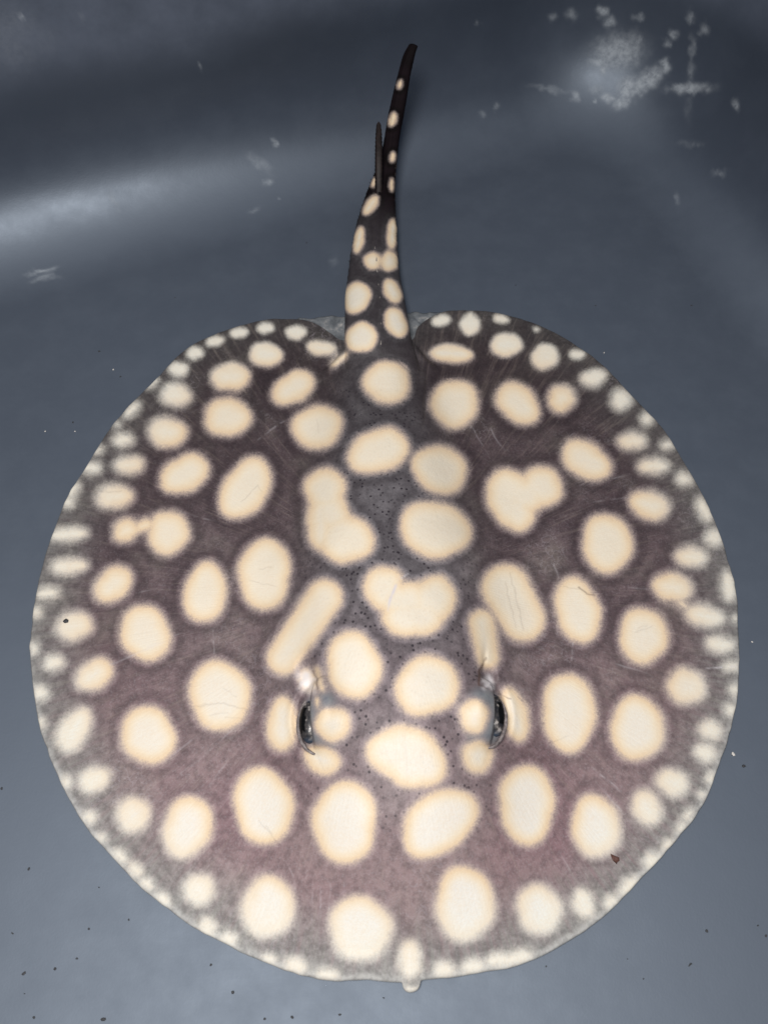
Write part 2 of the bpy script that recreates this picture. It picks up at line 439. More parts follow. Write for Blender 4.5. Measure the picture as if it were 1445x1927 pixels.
def disc_height(X, Y, s):
    """height of the back above the margin"""
    px, py = project(X, Y, np.full_like(X, 0.015))
    # midline runs from the tail root to the snout
    l = np.clip((py - 640) / (1845 - 640), -0.2, 1.1)
    mx = 712 + (772 - 712) * np.clip(l, 0, 1)
    u = (px - mx) / 1000.0
    fin = 0.0125 * np.clip(1 - s, 0, 1) ** 0.75 * (1 - 0.25 * smoothstep(.75, 1, l))
    hc = np.interp(l, [-.2, 0, .012, .027, .05, .09, .2, .35, .5, .62, .75, .86, .95, 1.1], [.015, .0165, .0170, .0182, .0180, .0182, .021, .026, .031, .031, .021, .010, .003, 0])
    wc = np.interp(l, [-.2, 0, .08, .2, .35, .5, .62, .75, .9, 1.1], [.062, .066, .085, .125, .175, .195, .19, .20, .22, .22])
    c = hc * np.exp(-(np.abs(u) / wc) ** 2.6)
    z = fin + c
    # a shallow furrow along the neck and soft lumps over the gills
    z += 0.0012 * np.exp(-((np.abs(u) - 0.13) / 0.05) ** 2) * smoothstep(.2, .35, l) * (1 - smoothstep(.5, .62, l))
    z += 0.0009 * vnoise(px / 95, py / 95, 5) * (1 - s) + 0.0005 * vnoise(px / 40, py / 40, 6) * (1 - s)
    # eyes and spiracles
    for e in EYES:
        q = (px - e['c'][0]) / e['r'][0] * e['side']; w = (py - e['c'][1]) / e['r'][1]
        d2 = q * q + w * w
        hard = 0.0115 * np.sqrt(np.clip(1 - d2 * 0.92, 0, 1)); softd = 0.0115 * np.exp(-d2 * 1.5)
        kk = smoothstep(-0.5, 0.5, q); dome = hard * kk + softd * (1 - kk)
        cut = 1 - smoothstep(0.42, 0.56, q + 0.18 * w * w)
        z += dome * cut
        ring = np.exp(-((np.sqrt(d2) - 1.12) / 0.16) ** 2)
        z -= 0.0022 * ring * smoothstep(0.0, 0.7, q)
        z += 0.0004 * np.exp(-((np.sqrt(((q - .1)) ** 2 + w * w) - 1.26) / 0.14) ** 2) * smoothstep(0.1, 0.6, q)
    def pit(cx, cy, rx, ry, rot, depth, p=4):
        a = math.radians(rot); dx, dy = px - cx, py - cy
        k = ((dx * math.cos(a) + dy * math.sin(a)) / rx) ** 2 + ((-dx * math.sin(a) + dy * math.cos(a)) / ry) ** 2
        return depth * np.exp(-k ** (p / 2))
    z -= pit(579, 1281, 18, 26, -15, 0.0036)
    z += pit(603, 1274, 10, 34, -18, 0.0022, 2)
    z -= pit(915, 1282, 15, 16, 20, 0.0034)
    z -= pit(906, 1262, 5, 26, 8, 0.0010, 2)
    z += pit(893, 1255, 14, 44, 8, 0.0005, 2)
    # folds where the tail leaves the disc
    z += pit(637, 678, 26, 9, -38, 0.0030, 2) + pit(793, 667, 24, 8, 38, 0.0030, 2)
    z -= pit(626, 664, 22, 5, -38, 0.0030, 2) + pit(806, 660, 20, 5, 38, 0.0030, 2)
    # faint seams of the nape
    z -= pit(802, 735, 4, 70, 3, 0.0010, 2) + pit(668, 770, 4, 60, -6, 0.0006, 2)
    return z

def build_body(root):
    NT, NS = 1500, 400
    ox, oy = closed_spline(OUTLINE, 0).T
    CX, CY = 738.0, 1130.0
    # outline on the floor, seen from the centre
    X0, Y0 = unproject(CX, CY, 0.004)
    BX, BY = unproject(ox, oy, 0.004)
    ang = np.unwrap(np.arctan2(BY - Y0, BX - X0)); rad = np.hypot(BX - X0, BY - Y0)
    if ang[-1] < ang[0]: ang, rad = ang[::-1], rad[::-1]
    ang = np.maximum.accumulate(ang)
    th = np.linspace(0, 2 * math.pi, NT, endpoint=False)
    A = np.concatenate([ang - 2 * math.pi, ang, ang + 2 * math.pi]); Rr = np.tile(rad, 3)
    R = np.interp(th + ang[0], A, Rr); th = th + ang[0]
    # the soft rim is a little scalloped
    sc = np.cos(th), np.sin(th)
    R = R * (1 + 0.0022 * vnoise(sc[0] * 14, sc[1] * 14, 11) + 0.0012 * vnoise(sc[0] * 45, sc[1] * 45, 12))
    si = np.linspace(0, 1, NS) ** 0.92
    si[0] = 0.0006
    S, TH = np.meshgrid(si, th, indexing='ij')
    RR = np.broadcast_to(R, S.shape)
    X = X0 + S * RR * np.cos(TH); Y = Y0 + S * RR * np.sin(TH)
    Xf, Yf, Sf = X.ravel(), Y.ravel(), S.ravel()
    rear = smoothstep(0.30, 0.40, Yf)
    base = 0.0010 + 0.0030 * rear * smoothstep(.7, 1, Sf) + smoothstep(.86, 1.0, Sf) * 0.0011 * (1 + vnoise(np.cos(TH.ravel()) * 7, np.sin(TH.ravel()) * 7, 21))
    rim = 0.0009 * np.sqrt(np.clip(1 - np.clip((Sf - 0.993) / 0.007, 0, 1) ** 2, 0, 1))
    Zt = base + 0.0006 + rim + disc_height(Xf, Yf, Sf)
    top = np.stack([Xf, Yf, Zt], -1)
    # underside, coarse
    sb = np.array([1.0, 0.97, 0.9, 0.75, 0.5, 0.25, 0.02])
    SB, TB = np.meshgrid(sb, th, indexing='ij')
    XB = X0 + SB * R * np.cos(TB) * np.where(SB == 1, 0.9985, 1); YB = Y0 + SB * R * np.sin(TB) * np.where(SB == 1, 0.9985, 1)
    basei = base.reshape(NS, NT)
    zb = np.stack([np.interp(s, si, np.arange(NS)) * 0 + basei[min(NS - 1, int(np.searchsorted(si, s)))] for s in sb])
    bot = np.stack([XB.ravel(), YB.ravel(), np.maximum(zb.ravel() * 0.9, 0.0006)], -1)
    V = np.vstack([top, bot, [[X0, Y0, Zt[:NT].mean()], [X0, Y0, 0.0008]]])
    q = np.vstack([grid_faces(NS, NT, 0, flip=True), grid_faces(len(sb), NT, NS * NT, flip=True)])
    j = np.arange(NT); j2 = (j + 1) % NT
    a = (NS - 1) * NT
    q = np.vstack([q, np.stack([a + j, NS * NT + j, NS * NT + j2, a + j2], -1)])
    nb = NS * NT + len(bot)
    t = np.vstack([np.stack([np.full(NT, nb), j, j2], -1),
                   np.stack([np.full(NT, nb + 1), NS * NT + (len(sb) - 1) * NT + j2, NS * NT + (len(sb) - 1) * NT + j], -1)])
    s_at = np.concatenate([Sf, SB.ravel(), [0, 0]]); t_at = np.concatenate([TH.ravel(), TB.ravel(), [0, 0]])
    # ---- tail, its root sunk into the back
    T = np.array(TAIL, float)
    ys = np.linspace(T[0, 0], T[-1, 0], 420)
    f = lambda k: np.interp(-ys, -T[:, 0], T[:, k])
    sm = lambda a: np.convolve(np.pad(a, 7, 'edge'), np.hanning(17)[1:-1] / np.hanning(17)[1:-1].sum(), 'valid')
    xl, xr, zc, ratio = sm(f(1)), sm(f(2)), sm(f(3)), sm(f(4))
    grow = 2.0 * smoothstep(420, 330, ys); xl = xl - grow; xr = xr + grow
    XL, YL = unproject(xl, ys, zc); XR, YR = unproject(xr, ys, zc)
    cxw, cyw = (XL + XR) / 2, (YL + YR) / 2
    hw = (XR - XL) / 2
    zc = np.maximum(zc, hw * ratio + 0.0012)
    XL, YL = unproject(xl, ys, zc); XR, YR = unproject(xr, ys, zc)
    cxw, cyw = (XL + XR) / 2, (YL + YR) / 2; hw = (XR - XL) / 2
    P = np.stack([cxw, cyw, zc], -1)
    TG = np.gradient(P, axis=0); TG /= np.linalg.norm(TG, axis=1)[:, None]
    SD = np.cross(TG, [0, 0, 1.0]); SD /= np.linalg.norm(SD, axis=1)[:, None]
    UP = np.cross(SD, TG)
    NK = 72
    ph = 2 * np.pi * np.arange(NK) / NK
    ce, se = np.cos(ph), np.sin(ph)
    sup = 0.86
    cr = np.sign(ce) * np.abs(ce) ** sup; sr = np.sign(se) * np.abs(se) ** sup
    body_thorn = (1 - smoothstep(250, 300, ys)) * 0
    # rough little denticles along both edges
    jag = 1 + 0.035 * np.abs(vnoise(ys[:, None] / 5.0, np.sign(ce)[None, :] * 3 + 0 * ys[:, None], 31)) * (np.abs(ce)[None, :] > .8) * smoothstep(560, 480, ys)[:, None]
    crest = 1 + 0.16 * np.exp(-(ce / 0.22) ** 2)[None, :] * (se > 0)[None, :] * smoothstep(760, 620, ys)[:, None]
    W = hw[:, None] * jag
    H = (hw * ratio)[:, None] * crest
    tv = P[:, None, :] + SD[:, None, :] * (cr[None, :] * W)[..., None] + UP[:, None, :] * (sr[None, :] * H)[..., None]
    o0 = len(V); nr = len(ys)
    V = np.vstack([V, tv.reshape(-1, 3), P[:1], P[-1:]])
    q = np.vstack([q, grid_faces(nr, NK, o0)])
    k = np.arange(NK); k2 = (k + 1) % NK
    t = np.vstack([t, np.stack([np.full(NK, o0 + nr * NK), k2 + o0, k + o0], -1),
                   np.stack([np.full(NK, o0 + nr * NK + 1), o0 + (nr - 1) * NK + k, o0 + (nr - 1) * NK + k2], -1)])
    s_at = np.concatenate([s_at, np.full(nr * NK + 2, 0.3)])
    t_at = np.concatenate([t_at, np.zeros(nr * NK + 2)])
    tailm = np.concatenate([np.zeros(o0), np.repeat(smoothstep(530, 370, ys), NK), [0, 1]])
    me = make_mesh('body', V, q, t)
    px, py = project(V[:, 0], V[:, 1], V[:, 2])
    sd = spot_field(px, py)
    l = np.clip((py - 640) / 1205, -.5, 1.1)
    mx = 712 + 60 * np.clip(l, 0, 1)
    wc = np.interp(l, [-.5, 0, .1, .3, .5, .7, .8], [.08, .075, .09, .15, .20, .19, .15])
    ctr = np.exp(-(np.abs(px - mx) / 1000 / wc) ** 4) * (1 - smoothstep(.70, .82, l))
    add_attr(me, 'spot', sd); add_attr(me, 'ctr', ctr); add_attr(me, 'rad', s_at); add_attr(me, 'tail', tailm)
    add_attr(me, 'ca', np.cos(t_at)); add_attr(me, 'sa', np.sin(t_at))
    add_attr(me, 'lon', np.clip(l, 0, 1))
    # eye surrounds are slate blue; spiracle pockets white
    eb = np.zeros(len(V)); wh = np.zeros(len(V))
    for e in EYES:
        d = np.sqrt(((px - e['c'][0]) / e['r'][0]) ** 2 + ((py - e['c'][1]) / e['r'][1]) ** 2)
        qq = (px - e['c'][0]) / e['r'][0] * e['side']
        eb = np.maximum(eb, (1 - smoothstep(0.75, 1.18, d)) * smoothstep(-0.85, 0.0, qq))
    add_attr(me, 'eyeband', eb)
    wh = blob_field(px, py, [(577, 1281, 15, 22, -15, 1), (918, 1284, 12, 14, 0, .8)])
    add_attr(me, 'pocket', wh)
    # thin healed scratches and the pale slit on the nape
    SC = [(752,1080,728,1152,2.2,.9),(770,1078,752,1090,1.5,.6),(300,1440,420,1345,1.3,.35),(330,1465,480,1340,1.2,.3),(180,1262,330,1200,1.3,.35),(250,1230,345,1190,1.2,.3),
          (402,1175,404,1235,1.2,.4),(1075,1190,1076,1255,1.2,.4),(1130,1240,1240,1275,1.2,.35),(1180,1105,1260,1112,1.2,.3),(1322,1258,1392,1253,1.4,.6),(1110,1440,1180,1500,1.3,.45),
          (1120,1470,1195,1560,1.2,.4),(1050,1600,1090,1680,1.2,.35),(1115,945,1190,935,1.1,.3),(1130,905,1200,890,1.1,.25),(480,830,540,790,1.2,.3),(430,1430,380,1500,1.2,.3),(600,1660,602,1740,1.2,.35),
          (620,1655,618,1725,1.2,.35),(650,1650,648,1690,1.2,.35),(585,1670,588,1750,1.2,.3),(540,1620,560,1680,1.1,.3),(880,790,930,870,1.1,.25),(905,780,950,850,1.1,.25),(1035,1050,1050,1090,1.1,.3),
          (240,1120,330,1100,1.1,.25),(100,1160,160,1150,1.1,.2),(215,1560,300,1500,1.1,.2),(330,960,420,985,1.1,.25),(290,870,350,880,1.1,.2)]
    lin = np.zeros(len(V))
    for (x0, y0, x1, y1, w, a) in SC:
        dx, dy = x1 - x0, y1 - y0
        idx = np.nonzero((px > min(x0, x1) - 12) & (px < max(x0, x1) + 12) & (py > min(y0, y1) - 12) & (py < max(y0, y1) + 12))[0]
        qx, qy = px[idx] + 3 * vnoise(py[idx] / 25, px[idx] / 25, 41), py[idx]
        tt = np.clip(((qx - x0) * dx + (qy - y0) * dy) / (dx * dx + dy * dy), 0, 1)
        d = np.hypot(qx - x0 - dx * tt, qy - y0 - dy * tt)
        brk = np.clip(0.55 + 0.75 * vnoise(tt * 9 + x0, tt * 0, 44), 0, 1)
        lin[idx] = np.maximum(lin[idx], (a if a > .55 else a * .7) * np.exp(-(d / (w * 1.15)) ** 2) * np.sin(tt * np.pi) ** .6 * brk)
    add_attr(me, 'line', lin)
    CR = [(914,1236,909,1250,1.4,.5),(909,1250,901,1266,1.8,.9),(901,1266,902,1288,1.8,.9),(902,1286,914,1296,1.3,.5),(588,1262,596,1276,1.3,.5),(596,1276,598,1296,1.4,.6),
          (368,1330,410,1322,1.1,.35),(410,1322,470,1336,1.1,.35),(395,1345,430,1340,1.0,.25),(425,1350,460,1352,1.0,.25),(420,1295,445,1310,1.0,.25),(455,945,470,930,1.0,.35),(470,930,485,912,1.0,.35),(485,912,492,925,1.0,.3),
          (1195,1190,1225,1178,1.0,.3),(1200,1182,1215,1176,1.0,.25),(1090,1105,1105,1118,1.4,.6),(1105,1118,1118,1122,1.2,.5),(1060,1104,1095,1110,1.0,.3),(948,1310,960,1316,1.1,.5),(975,1312,982,1318,1.0,.4),
          (485,1545,515,1575,1.0,.3),(500,1555,525,1590,1.0,.25),(470,1092,520,1104,1.0,.25),(490,1070,510,1068,1.0,.25),(190,926,230,924,1.0,.3),(1030,1400,1070,1385,1.0,.25),(600,815,596,790,1.0,.2),(960,1080,985,1185,1.2,.3),(950,1095,970,1180,1.1,.25)]
    crk = np.zeros(len(V))
    for (x0, y0, x1, y1, w, a) in CR:
        dx, dy = x1 - x0, y1 - y0
        idx = np.nonzero((px > min(x0, x1) - 12) & (px < max(x0, x1) + 12) & (py > min(y0, y1) - 12) & (py < max(y0, y1) + 12))[0]
        qx, qy = px[idx] + 2 * vnoise(py[idx] / 9, px[idx] / 9, 51), py[idx] + 2 * vnoise(px[idx] / 9, py[idx] / 9, 52)
        tt = np.clip(((qx - x0) * dx + (qy - y0) * dy) / (dx * dx + dy * dy), 0, 1)
        d = np.hypot(qx - x0 - dx * tt, qy - y0 - dy * tt)
        crk[idx] = np.maximum(crk[idx], (a if a >= .5 else a * .55) * np.exp(-(d / (w * 1.2)) ** 2))
    add_attr(me, 'crack', crk)
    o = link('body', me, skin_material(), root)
    return o, (ys, P, SD, UP, TG, hw, hw * ratio)

def skin_material():
    m = N('ray_skin')
    co = m.coords()
    sd = m.attr('spot'); ctr = m.attr('ctr'); rad = m.attr('rad'); tail = m.attr('tail'); lon = m.attr('lon')
    n_f = m.noise(co, 900.0, 3, 0.7)
    n_m = m.noise(co, 240.0, 4, 0.65)
    n_b = m.noise(co, 34.0, 4, 0.6)
    # fin rays: streaks along the radius
    streak = m.noise(m.combine(m.math('MULTIPLY', m.attr('ca'), 42.0), m.math('MULTIPLY', m.attr('sa'), 42.0), m.math('MULTIPLY', rad, 4.0)), 1.6, 3, 0.7)
    # base pigment, with the lamp's falloff painted in towards the rear
    fin = m.ramp(n_b, [(0.30, (0.098, 0.066, 0.074)), (0.52, (0.140, 0.100, 0.104)), (0.70, (0.185, 0.150, 0.138))])
    cen = m.ramp(n_b, [(0.30, (0.135, 0.122, 0.130)), (0.70, (0.235, 0.215, 0.226))])
    base = m.mix(ctr, fin, cen)
    # towards the snout the fins pale to a dusty mauve; towards the rim to grey-olive
    base = m.mix(m.remap(lon, 0.30, 0.85, 0, 0.75, True), base, m.mix(m.remap(m.noise(co, 15.0, 3), .35, .65), (0.29, 0.170, 0.184), (0.34, 0.245, 0.24)))
    rimf = m.math('MULTIPLY', m.math('MULTIPLY', m.remap(rad, 0.80, 0.97, 0, 1, True), m.math('SUBTRACT', 1.0, ctr)), m.remap(lon, 0.0, 0.9, 0.55, 1.0))
    base = m.mix(m.math('MULTIPLY', rimf, m.remap(streak, 0.3, 0.7, 0.35, 1.0)), base, (0.235, 0.240, 0.222))
    base = m.mix(m.math('MULTIPLY', m.math('MULTIPLY', m.remap(rad, 0.955, 1.0, 0, 0.75), m.math('SUBTRACT', 1.0, ctr)), m.remap(lon, 0.2, 0.9, 0.25, 1.0)), base, (0.34, 0.345, 0.32))
    base = m.mix(m.math('MULTIPLY', m.remap(rad, 0.982, 0.995, 0, 0.6), m.remap(lon, 0.4, 0.7)), base, (0.58, 0.57, 0.54))
    base = m.mix(tail, base, (0.003, 0.0025, 0.003))
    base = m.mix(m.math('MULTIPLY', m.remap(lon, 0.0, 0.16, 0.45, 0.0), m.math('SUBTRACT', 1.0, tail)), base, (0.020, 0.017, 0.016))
    base = m.mix(m.remap(lon, 0.05, 0.50, 0.60, 0.0, True), base, m.mix(0.85, base, (0.010, 0.007, 0.007)))  # rear skin darkened in colour to imitate weaker light there
    # mottling, fine grain and fin-ray streaks
    base = m.mix(m.remap(n_m, 0.42, 0.62, 0.0, 0.6), base, m.mix(0.55, base, (0.01, 0.008, 0.01)))
    base = m.mix(m.math('MULTIPLY', m.remap(n_f, 0.5, 0.72, 0, 0.9), m.math('MULTIPLY', m.remap(lon, 0, .6, .25, 1), m.math('SUBTRACT', 1.0, tail))), base, m.mix(0.30, base, (0.42, 0.38, 0.40)))
    base = m.mix(m.math('MULTIPLY', m.remap(streak, 0.53, 0.72, 0, 0.55), m.math('SUBTRACT', 1.0, m.math('MAXIMUM', ctr, tail))), base, m.mix(0.4, base, (0.35, 0.28, 0.24)))
    # pale net of wrinkles in patches
    net = m.remap(m.math('ABSOLUTE', m.math('SUBTRACT', m.noise(co, 210.0, 2, 0.5, 0.6), 0.5)), 0.008, 0.030, 1, 0)
    patch = m.remap(m.noise(co, 17.0, 2), 0.54, 0.66)
    base = m.mix(m.math('MULTIPLY', m.math('MULTIPLY', m.math('MULTIPLY', net, m.math('SUBTRACT', 1.0, ctr)), patch), m.math('MULTIPLY', 0.22, m.remap(tail, 0, .5, 1, 0))), base, (0.42, 0.37, 0.40))
    # darker halo just outside each spot
    halo = m.math('MULTIPLY', m.remap(sd, 7.0, 13.0, 0, 1, True), m.remap(sd, 14.0, 34.0, 1, 0, True))
    base = m.mix(m.math('MULTIPLY', halo, m.math('MULTIPLY', m.remap(rad, .75, .95, 0.52, 0.15), m.remap(lon, 0.45, 0.8, 1.0, 0.25))), base, m.mix(0.75, base, (0.016, 0.010, 0.013)))
    # spots
    hair = m.math('MULTIPLY', m.math('SUBTRACT', m.noise(co, 1100.0, 3, 0.8), 0.5), 16.0)
    soft = m.math('MULTIPLY', m.math('SUBTRACT', n_m, 0.5), 7.0)
    hs = m.remap(lon, 0, 0.08, 0.45, 1.0)
    sdn = m.math('ADD', sd, m.math('MULTIPLY', m.math('ADD', hair, soft), hs))
    # rim and front spots have softer edges
    rimk = m.remap(rad, 0.78, 0.92, 0.0, 1.0)
    sdn = m.math('ADD', sdn, m.math('MULTIPLY', rimk, m.math('ADD', m.math('MULTIPLY', m.math('SUBTRACT', streak, 0.5), 7.0), 2.0)))
    softk = m.remap(rad, 0.74, 0.92, 1.0, 0.72)
    sdn = m.math('MULTIPLY', sdn, m.math('MULTIPLY', softk, m.remap(lon, 0, 0.08, 2.0, 1.0)))
    fac = m.remap(sdn, -50.0, 50.0, 0, 1)
    P = lambda x: (x + 50) / 100
    core = m.mix(m.remap(lon, 0.35, 0.9), (0.77, 0.685, 0.545), (0.76, 0.735, 0.69))
    spotc = m.ramp(fac, [(P(-50), (0.75, 0.71, 0.62)), (P(-32), (0.78, 0.71, 0.58)), (P(-19), (0.79, 0.66, 0.475)), (P(-9), (0.73, 0.555, 0.365)), (P(-1), (0.55, 0.43, 0.36)), (P(8), (0.40, 0.35, 0.38))])
    spotc = m.mix(m.remap(m.math('ADD', sd, soft), -10.0, -42.0, 0, 0.85, True), spotc, core)
    spotc = m.mix(m.math('MULTIPLY', m.remap(rad, 0.80, 0.95, 0, 0.8), m.math('SUBTRACT', 1.0, ctr)), spotc, (0.76, 0.755, 0.68))
    a = m.remap(sdn, 9.5, -10.0, 0, 1, True)
    spotc = m.mix(m.math('ADD', m.remap(n_f, 0.42, 0.62, 0.0, 0.28), m.remap(n_b, 0.45, 0.7, 0.0, 0.20)), spotc, (0.74, 0.60, 0.44))
    c = m.mix(a, base, spotc)
    # slate skin round the eyes, white in the spiracles
    eb = m.attr('eyeband')
    slate = m.mix(m.remap(n_m, .3, .7), (0.12, 0.145, 0.17), (0.26, 0.275, 0.28))
    c = m.mix(m.math('MULTIPLY', eb, m.remap(m.math('ADD', sd, soft), -9.0, 10.0, 0, 0.8, True)), c, slate)
    c = m.mix(m.attr('pocket'), c, (0.80, 0.76, 0.76))
    # pores over the middle of the back
    pv = m.voronoi(co, 330.0)
    pore = m.math('MULTIPLY', m.remap(pv, 0.16, 0.30, 1, 0), m.remap(m.noise(co, 70.0, 2), 0.30, 0.44))
    pore = m.math('MULTIPLY', pore, m.math('MULTIPLY', ctr, m.math('MULTIPLY', m.remap(sd, -3.0, 9.0, 0.05, 0.9), m.remap(lon, 0.02, 0.08))))
    pore = m.math('MULTIPLY', pore, m.remap(eb, 0, .5, 1, 0))
    c = m.mix(pore, c, (0.018, 0.013, 0.018))
    # healed scratches
    c = m.mix(m.attr('line'), c, (0.62, 0.58, 0.60))
    c = m.mix(m.attr('crack'), c, (0.10, 0.06, 0.05))
    # relief
    wr = m.noise(m.combine(m.math('MULTIPLY', m.attr('ca'), 120.0), m.math('MULTIPLY', m.attr('sa'), 120.0), m.math('MULTIPLY', rad, 9.0)), 1.0, 3, 0.6)
    h = m.math('ADD', m.math('MULTIPLY', n_f, 0.35), m.math('ADD', n_m, m.math('MULTIPLY', wr, 0.7)))
    nb = m.bump(m.math('ADD', h, m.math('MULTIPLY', m.attr('line'), 0.8)), 0.25, 0.0010)
    return m.set(Base_Color=c, Roughness=m.math('ADD', m.remap(n_m, 0.3, 0.7, 0.46, 0.60), m.math('MULTIPLY', tail, 0.15)), Specular_IOR_Level=m.remap(tail, 0, 1, 0.28, 0.03), Normal=nb)

root = bpy.data.objects.new('stingray', None)
COL.objects.link(root)
root.empty_display_size = 0.05
tag(root, 'round brown freshwater stingray covered in cream spots lying flat in the tub', 'stingray')
RX, RY = (float(v) for v in unproject(738, 1130, 0.0))
root.location = (RX, RY, 0)

def settle(o):
    """keep world-space mesh coordinates under a parent that sits at the ray's base"""
    o.location = (-RX, -RY, 0)
body, TAILF = build_body(root); settle(body)

def surf_z(x, y):
    """height of the back at a pixel, found by walking down the line of sight"""
    ys, P = None, None
    z = 0.02
    for _ in range(25):
        X, Y = unproject(x, y, z)
        ox, oy = project(X, Y, 0.004)
        s = min(1.0, math.hypot((x - 738) / 668.0, (y - 1200) / 640.0))
        z = 0.0026 + float(disc_height(np.array([X]), np.array([Y]), np.array([s]))[0])
    return z

# ------------------------------------------------------------------ eyes
def eye_material():
    m = N('eye')
    co = m.coords()
    sx = m.new('ShaderNodeSeparateXYZ'); m.put(sx.inputs[0], co)
    x, y, z = sx.outputs
    n = m.noise(co, 330.0, 2)
    # silvery iris, black crescent pupil with a scalloped inner edge
    iris = m.ramp(n, [(0.42, (0.02, 0.02, 0.024)), (0.56, (0.06, 0.053, 0.05)), (0.68, (0.34, 0.31, 0.29))])
    nl = m.noise(co, 210.0, 1)
    yy = m.math('ADD', m.math('ABSOLUTE', y), m.math('MULTIPLY', m.math('SUBTRACT', nl, 0.5), 0.006))
    outw = m.math('ADD', m.math('ABSOLUTE', x), m.math('MULTIPLY', m.math('SUBTRACT', nl, 0.5), 0.0035))
    pm = m.math('MULTIPLY', m.remap(yy, 0.0062, 0.0068, 1, 0), m.remap(outw, 0.0018, 0.0024, 0, 1))
    rimk = m.remap(z, 0.0030, 0.0052, 1, 0)
    c = m.mix(pm, iris, (0.002, 0.002, 0.002))
    c = m.mix(m.remap(m.math('ABSOLUTE', y), 0.0085, 0.0105), c, (0.035, 0.05, 0.075))
    return m.set(Base_Color=c, Roughness=0.4, Specular_IOR_Level=0.25, Coat_Weight=0.12, Coat_Roughness=0.06)

def lid_material():
    m = N('eyelid_skin')
    co = m.coords()
    n = m.noise(co, 500.0, 3)
    c = m.ramp(n, [(0.3, (0.09, 0.075, 0.075)), (0.55, (0.20, 0.17, 0.165)), (0.75, (0.36, 0.32, 0.31))])
    return m.set(Base_Color=c, Roughness=0.5, Specular_IOR_Level=0.25, Normal=m.bump(n, 0.3, 0.0005))

EYE_MAT, LID_MAT = eye_material(), lid_material()
def ellipsoid(rx, ry, rz, nu=48, nv=28):
    V = []
    for i in range(nv + 1):
        a = math.pi * i / nv
        for j in range(nu):
            b = 2 * math.pi * j / nu
            V.append((rx * math.sin(a) * math.cos(b), ry * math.sin(a) * math.sin(b), rz * math.cos(a)))
    return np.array(V), grid_faces(nv + 1, nu)

LID_PX = {-1: [(596,1303),(580,1313),(569,1330),(562,1352),(561,1374),(566,1394),(576,1410),(592,1420),(612,1422)],
          1: [(916,1300),(930,1308),(944,1323),(952,1345),(951,1368),(943,1390),(929,1405),(912,1409),(896,1408)]}
for e in EYES:
    sgn = e['side']
    ex = e['c'][0] + sgn * 26; ey = e['c'][1] + (-2 if sgn < 0 else -8)
    zs = surf_z(e['c'][0] + sgn * 62, ey)
    zc = zs + 0.0040
    X, Y = unproject(ex, ey, zc)
    V, q = ellipsoid(0.0060, 0.0112, 0.0052)
    me = make_mesh('eye', V, q)
    o = link('eye', me, EYE_MAT, root)
    o.location = (float(X) - RX, float(Y) - RY, zc)
    pts = []
    for k, (x, y) in enumerate(LID_PX[sgn]):
        zz = zs + (0.0030 if sgn < 0 else 0.0045) + 0.0016 * math.sin(math.pi * k / 8)
        X, Y = unproject(x, y, zz); pts.append((float(X), float(Y), zz))
    pts = np.array(pts); n = 40
    tt = np.linspace(0, len(pts) - 1, n)
    pts = np.stack([np.interp(tt, np.arange(len(pts)), pts[:, k]) for k in range(3)], -1)
    pts[1:-1] = (pts[:-2] + 2 * pts[1:-1] + pts[2:]) / 4
    rr = 0.0003 + 0.0007 * np.sin(np.pi * np.linspace(0, 1, n)) ** 0.7
    me = make_mesh('eyelid', *tube(pts, rr, 12))
    lid = link('eyelid', me, LID_MAT, o)
    lid.location = (-o.location[0] - RX, -o.location[1] - RY, -o.location[2])

# ------------------------------------------------------------------ sting, thorns, pelvic fins
def horn(name, dark, light, rough):
    m = N(name); co = m.coords(); n = m.noise(co, 300.0, 3)
    return m.set(Base_Color=m.ramp(n, [(0.3, dark), (0.7, light)]), Roughness=rough, Specular_IOR_Level=0.15, Normal=m.bump(n, 0.2, 0.0004))
ys, P, SD, UP, TG, HW, HH = TAILF
def on_tail(y, across=0.0, lift=0.0):
    i = int(np.argmin(np.abs(ys - y)))
    return P[i] + SD[i] * HW[i] * across + UP[i] * (HH[i] * math.sqrt(max(0, 1 - across ** 2)) + lift), i

def build_spine():
    base, i = on_tail(384, -0.02, -0.0022)
    n = 40
    tipz = base[2] + 0.040
    X, Y = unproject(712.5, 229, tipz)
    tip = np.array([float(X), float(Y), tipz])
    side = np.array([1.0, 0, 0]); V = []
    ax = (tip - base) / np.linalg.norm(tip - base)
    up = np.cross(side, ax)
    for k in range(n):
        t = k / (n - 1)
        c = base + (tip - base) * t - up * 0.004 * math.sin(math.pi * t)
        w = 0.0030 * (1 - t) ** 0.35 * (0.75 + 0.45 * t) + 0.0003
        w *= 1 + (0.16 if k % 2 else 0) * (0.15 < t < .95)           # barbs along both edges
        h = 0.0013 * (1 - t) ** 0.6 + 0.0001
        for (a, b) in ((-1, 0), (-.55, .8), (0, .55), (.55, .8), (1, 0), (.5, -.8), (-.5, -.8)):
            V.append(c + side * a * w + up * b * h)
    q = grid_faces(n, 7)
    me = make_mesh('tail_spine', np.array(V), q)
    settle(link('tail_spine', me, horn('spine_horn', (0.006, 0.004, 0.004), (0.022, 0.014, 0.013), 0.5), root))
build_spine()

